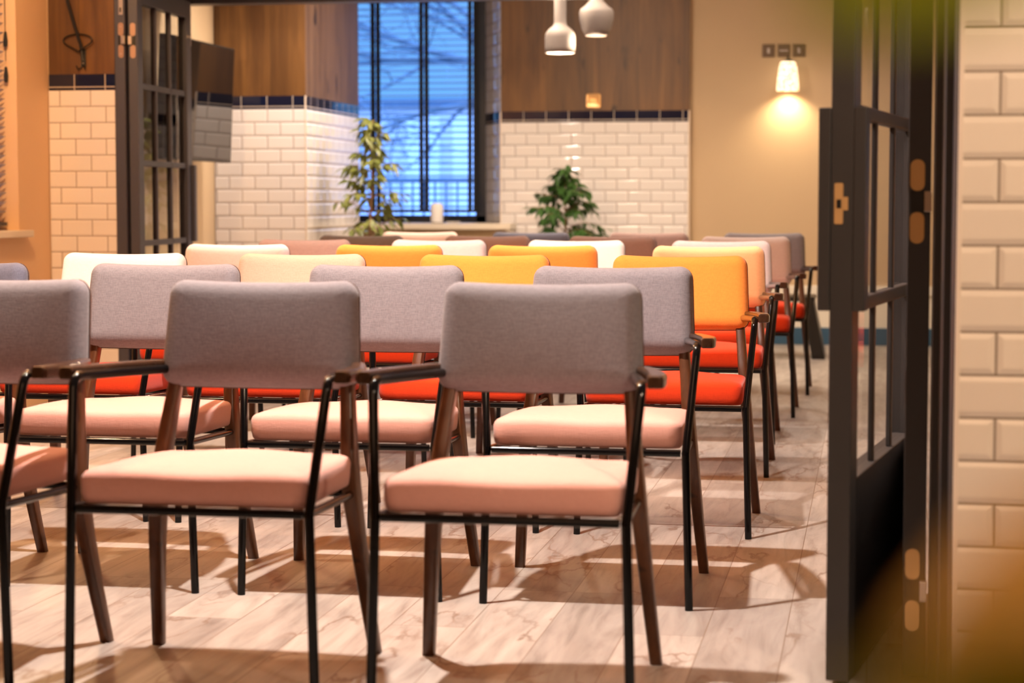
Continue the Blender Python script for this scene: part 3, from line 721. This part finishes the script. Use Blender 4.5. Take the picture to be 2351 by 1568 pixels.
def chair(row, label, x, y, rz, back, seat, group):
    key = (back, seat)
    if key not in protos: r = make_chair(back, seat); protos[key] = r
    else:
        src = protos[key]; r = src.copy(); C.objects.link(r)
        for ch in list(src.children):
            c = ch.copy(); C.objects.link(c); c.parent = r
            for g in list(ch.children):
                d = g.copy(); C.objects.link(d); d.parent = c
    r.name = 'armchair'; r.location = (x, y, 0); r.rotation_euler = (0, 0, math.radians(rz))
    r['label'] = label; r['category'] = 'chair'; r['group'] = group
    return r
G1, G2 = 'grey-backed armchairs in the front rows', 'armchairs with red-orange seats in the rows behind'
ROWS = [
 (1, 3.90, [(-1.888, -1.5, .01, 'grey', 'seat_pink', 'grey chair cut off at the left frame edge, nearest row'),
            (-1.276, 0, 0, 'grey', 'seat_pink', 'grey chair with pink seat, middle of the nearest row'),
            (-.674, 0, 0, 'grey', 'seat_pink', 'darkest grey chair, right end of the nearest row')]),
 (2, 4.95, [(-2.478, 0, 0, 'greyblue', 'seat_pink', 'slate-grey chair mostly cut off at left, second row'),
            (-1.875, 0, 0, 'grey', 'seat_pink', 'grey chair seen between the two left chairs of the nearest row'),
            (-1.263, 0, 0, 'grey', 'seat_pink', 'grey chair seen between the two right chairs of the nearest row'),
            (-.660, 0, 0, 'grey', 'seat_pink', 'grey chair at the right end of the second row')]),
 (3, 5.985, [(-2.385, 0, 0, 'ivory', 'seat_red', 'white-backed chair at left beside the tiled wall, third row'),
            (-1.79, 0, 0, 'beige', 'seat_red', 'peach-beige chair between the white and the orange one, third row'),
            (-1.197, 0, 0, 'orange', 'seat_red', 'orange chair in the middle of the third row'),
            (-.583, 0, 0, 'orange', 'seat_red', 'largest orange chair, right end of the third row')]),
 (4, 7.28, [(-2.42, 0, 0, 'lilac', 'seat_red', 'pale lilac chair just right of the folded glass door'),
            (-1.817, 0, 0, 'orange', 'seat_red', 'orange chair, leftmost of the orange ones'),
            (-1.222, 0, 0, 'orange', 'seat_red', 'orange chair just behind and between the two nearer orange chairs'),
            (-.598, 0, 0, 'orange_washed', 'seat_red', 'orange chair in light-washed colour right behind the largest orange chair')]),
 (5, 8.245, [(-2.426, 0, 0, 'mauve', 'seat_red', 'mauve-brown chair left of centre under the pier tiles, fifth row'),
            (-1.83, 0, 0, 'lilac', 'seat_red', 'pale lilac-white chair between two orange ones, fifth row'),
            (-1.234, 0, 0, 'ivory', 'seat_red', 'bright white chair under the bushy fig, fifth row'),
            (-.622, 0, 0, 'lilac', 'seat_red', 'pale grey chair behind the light-washed orange one, fifth row')]),
 (6, 9.235, [(-2.425, 0, 0, 'grey', 'seat_red', 'grey chair below the sparse fig plant, sixth row'),
            (-1.805, 0, 0, 'mauve', 'seat_red', 'brownish-grey chair under the window ledge right end, sixth row'),
            (-1.204, 0, 0, 'mauve', 'seat_red', 'mauve chair behind the bright white one, sixth row'),
            (-.580, 0, 0, 'lilac', 'seat_red', 'pale blue-edged chair at the right end of the sixth row')]),
 (7, 10.30, [(-2.375, 0, 0, 'blush', 'seat_red', 'pale pink chair below the window ledge, farthest row'),
            (-1.775, 0, 0, 'greyblue', 'seat_red', 'dark slate chair under the bushy fig, farthest row'),
            (-1.15, 0, 0, 'mauve', 'seat_red', 'mauve-brown chair below the corner of the white tiles, farthest row'),
            (-.55, 0, 0, 'grey', 'seat_red', 'blue-grey chair at the right end of the farthest row')])]
for row, y, lst in ROWS:
    for x, rz_, dy, bk, st, lb in lst:
        chair(row, lb, x, y+dy, rz_, bk, st, G1 if row < 3 else G2)

# ------------------------------------------------------------------ outdoors
struct(MB().box(-40, 20, 14.4, 60, -.4, -.3).build('ground', M['ground']))
ow = thing('outdoor_wall', 'pale boundary wall seen through the far blind', 'wall', (0, 0, 0))
MB().box(-9, -3, 24, 24.3, -.3, 2.1).build('wall_face', M['outwall'], ow)
MB().box(-9.1, -2.9, 23.9, 24.4, 2.1, 2.18).build('coping', M['outdark'], ow)
for a, b in ((-5.55, -5.15), (-4.98, -4.62)):
    MB().box(a, b, 23.95, 24.0, -.3, 1.95).build('pale_panel', M['outpale'], ow)
ra = thing('railing', 'outdoor metal railing low behind the far blind', 'railing', (0, 17, 0))
MB().box(-4.2, -2.9, -.015, .015, 1.12, 1.15).build('top_rail', M['outdark'], ra)
MB().box(-4.2, -2.9, -.012, .012, .55, .58).build('bottom_rail', M['outdark'], ra)
for i in range(14):
    MB().box(-4.19+i*.098, -4.175+i*.098, -.008, .008, -.3, 1.12).build('baluster', M['outdark'], ra)
random.seed(21)
tr_ = thing('bare_tree', 'bare branching tree outside behind the far blind', 'tree', (-4.4, 20, -.3))
m = MB()
def branch(p, d, L, r, dep):
    pts = [p]; q = p.copy(); dd = d.copy()
    for i in range(5):
        dd = (dd + Vector((random.uniform(-.25, .25), random.uniform(-.25, .25), random.uniform(-.12, .12)))).normalized(); q = q + dd*L/5; pts.append(q.copy())
    m.tube(pts, [r*(1-.12*i) for i in range(6)], 6 if dep > 1 else 4)
    if dep > 0:
        for k in range(4):
            s = pts[2+k % 4]; nd = (dd + Vector((random.uniform(-1.1, 1.1), random.uniform(-.6, .6), random.uniform(-.55, .6)))).normalized()
            branch(s, nd, L*.68, r*.5, dep-1)
branch(Vector((1.2, 0, 0)), Vector((-.05, 0, 1)), 2.6, .10, 0)
for d_, z_ in (((-1, 0, .25), 2.5), ((-.7, .1, .8), 2.5), ((-1, .1, -.05), 2.2), ((.4, 0, .9), 2.5), ((-1, -.1, .55), 2.4), ((-.9, .1, .05), 2.6)):
    branch(Vector((1.15, 0, z_)), Vector(d_).normalized(), 1.9, .045, 3)
m.build('branches', M['treebark'], tr_, smooth=True)
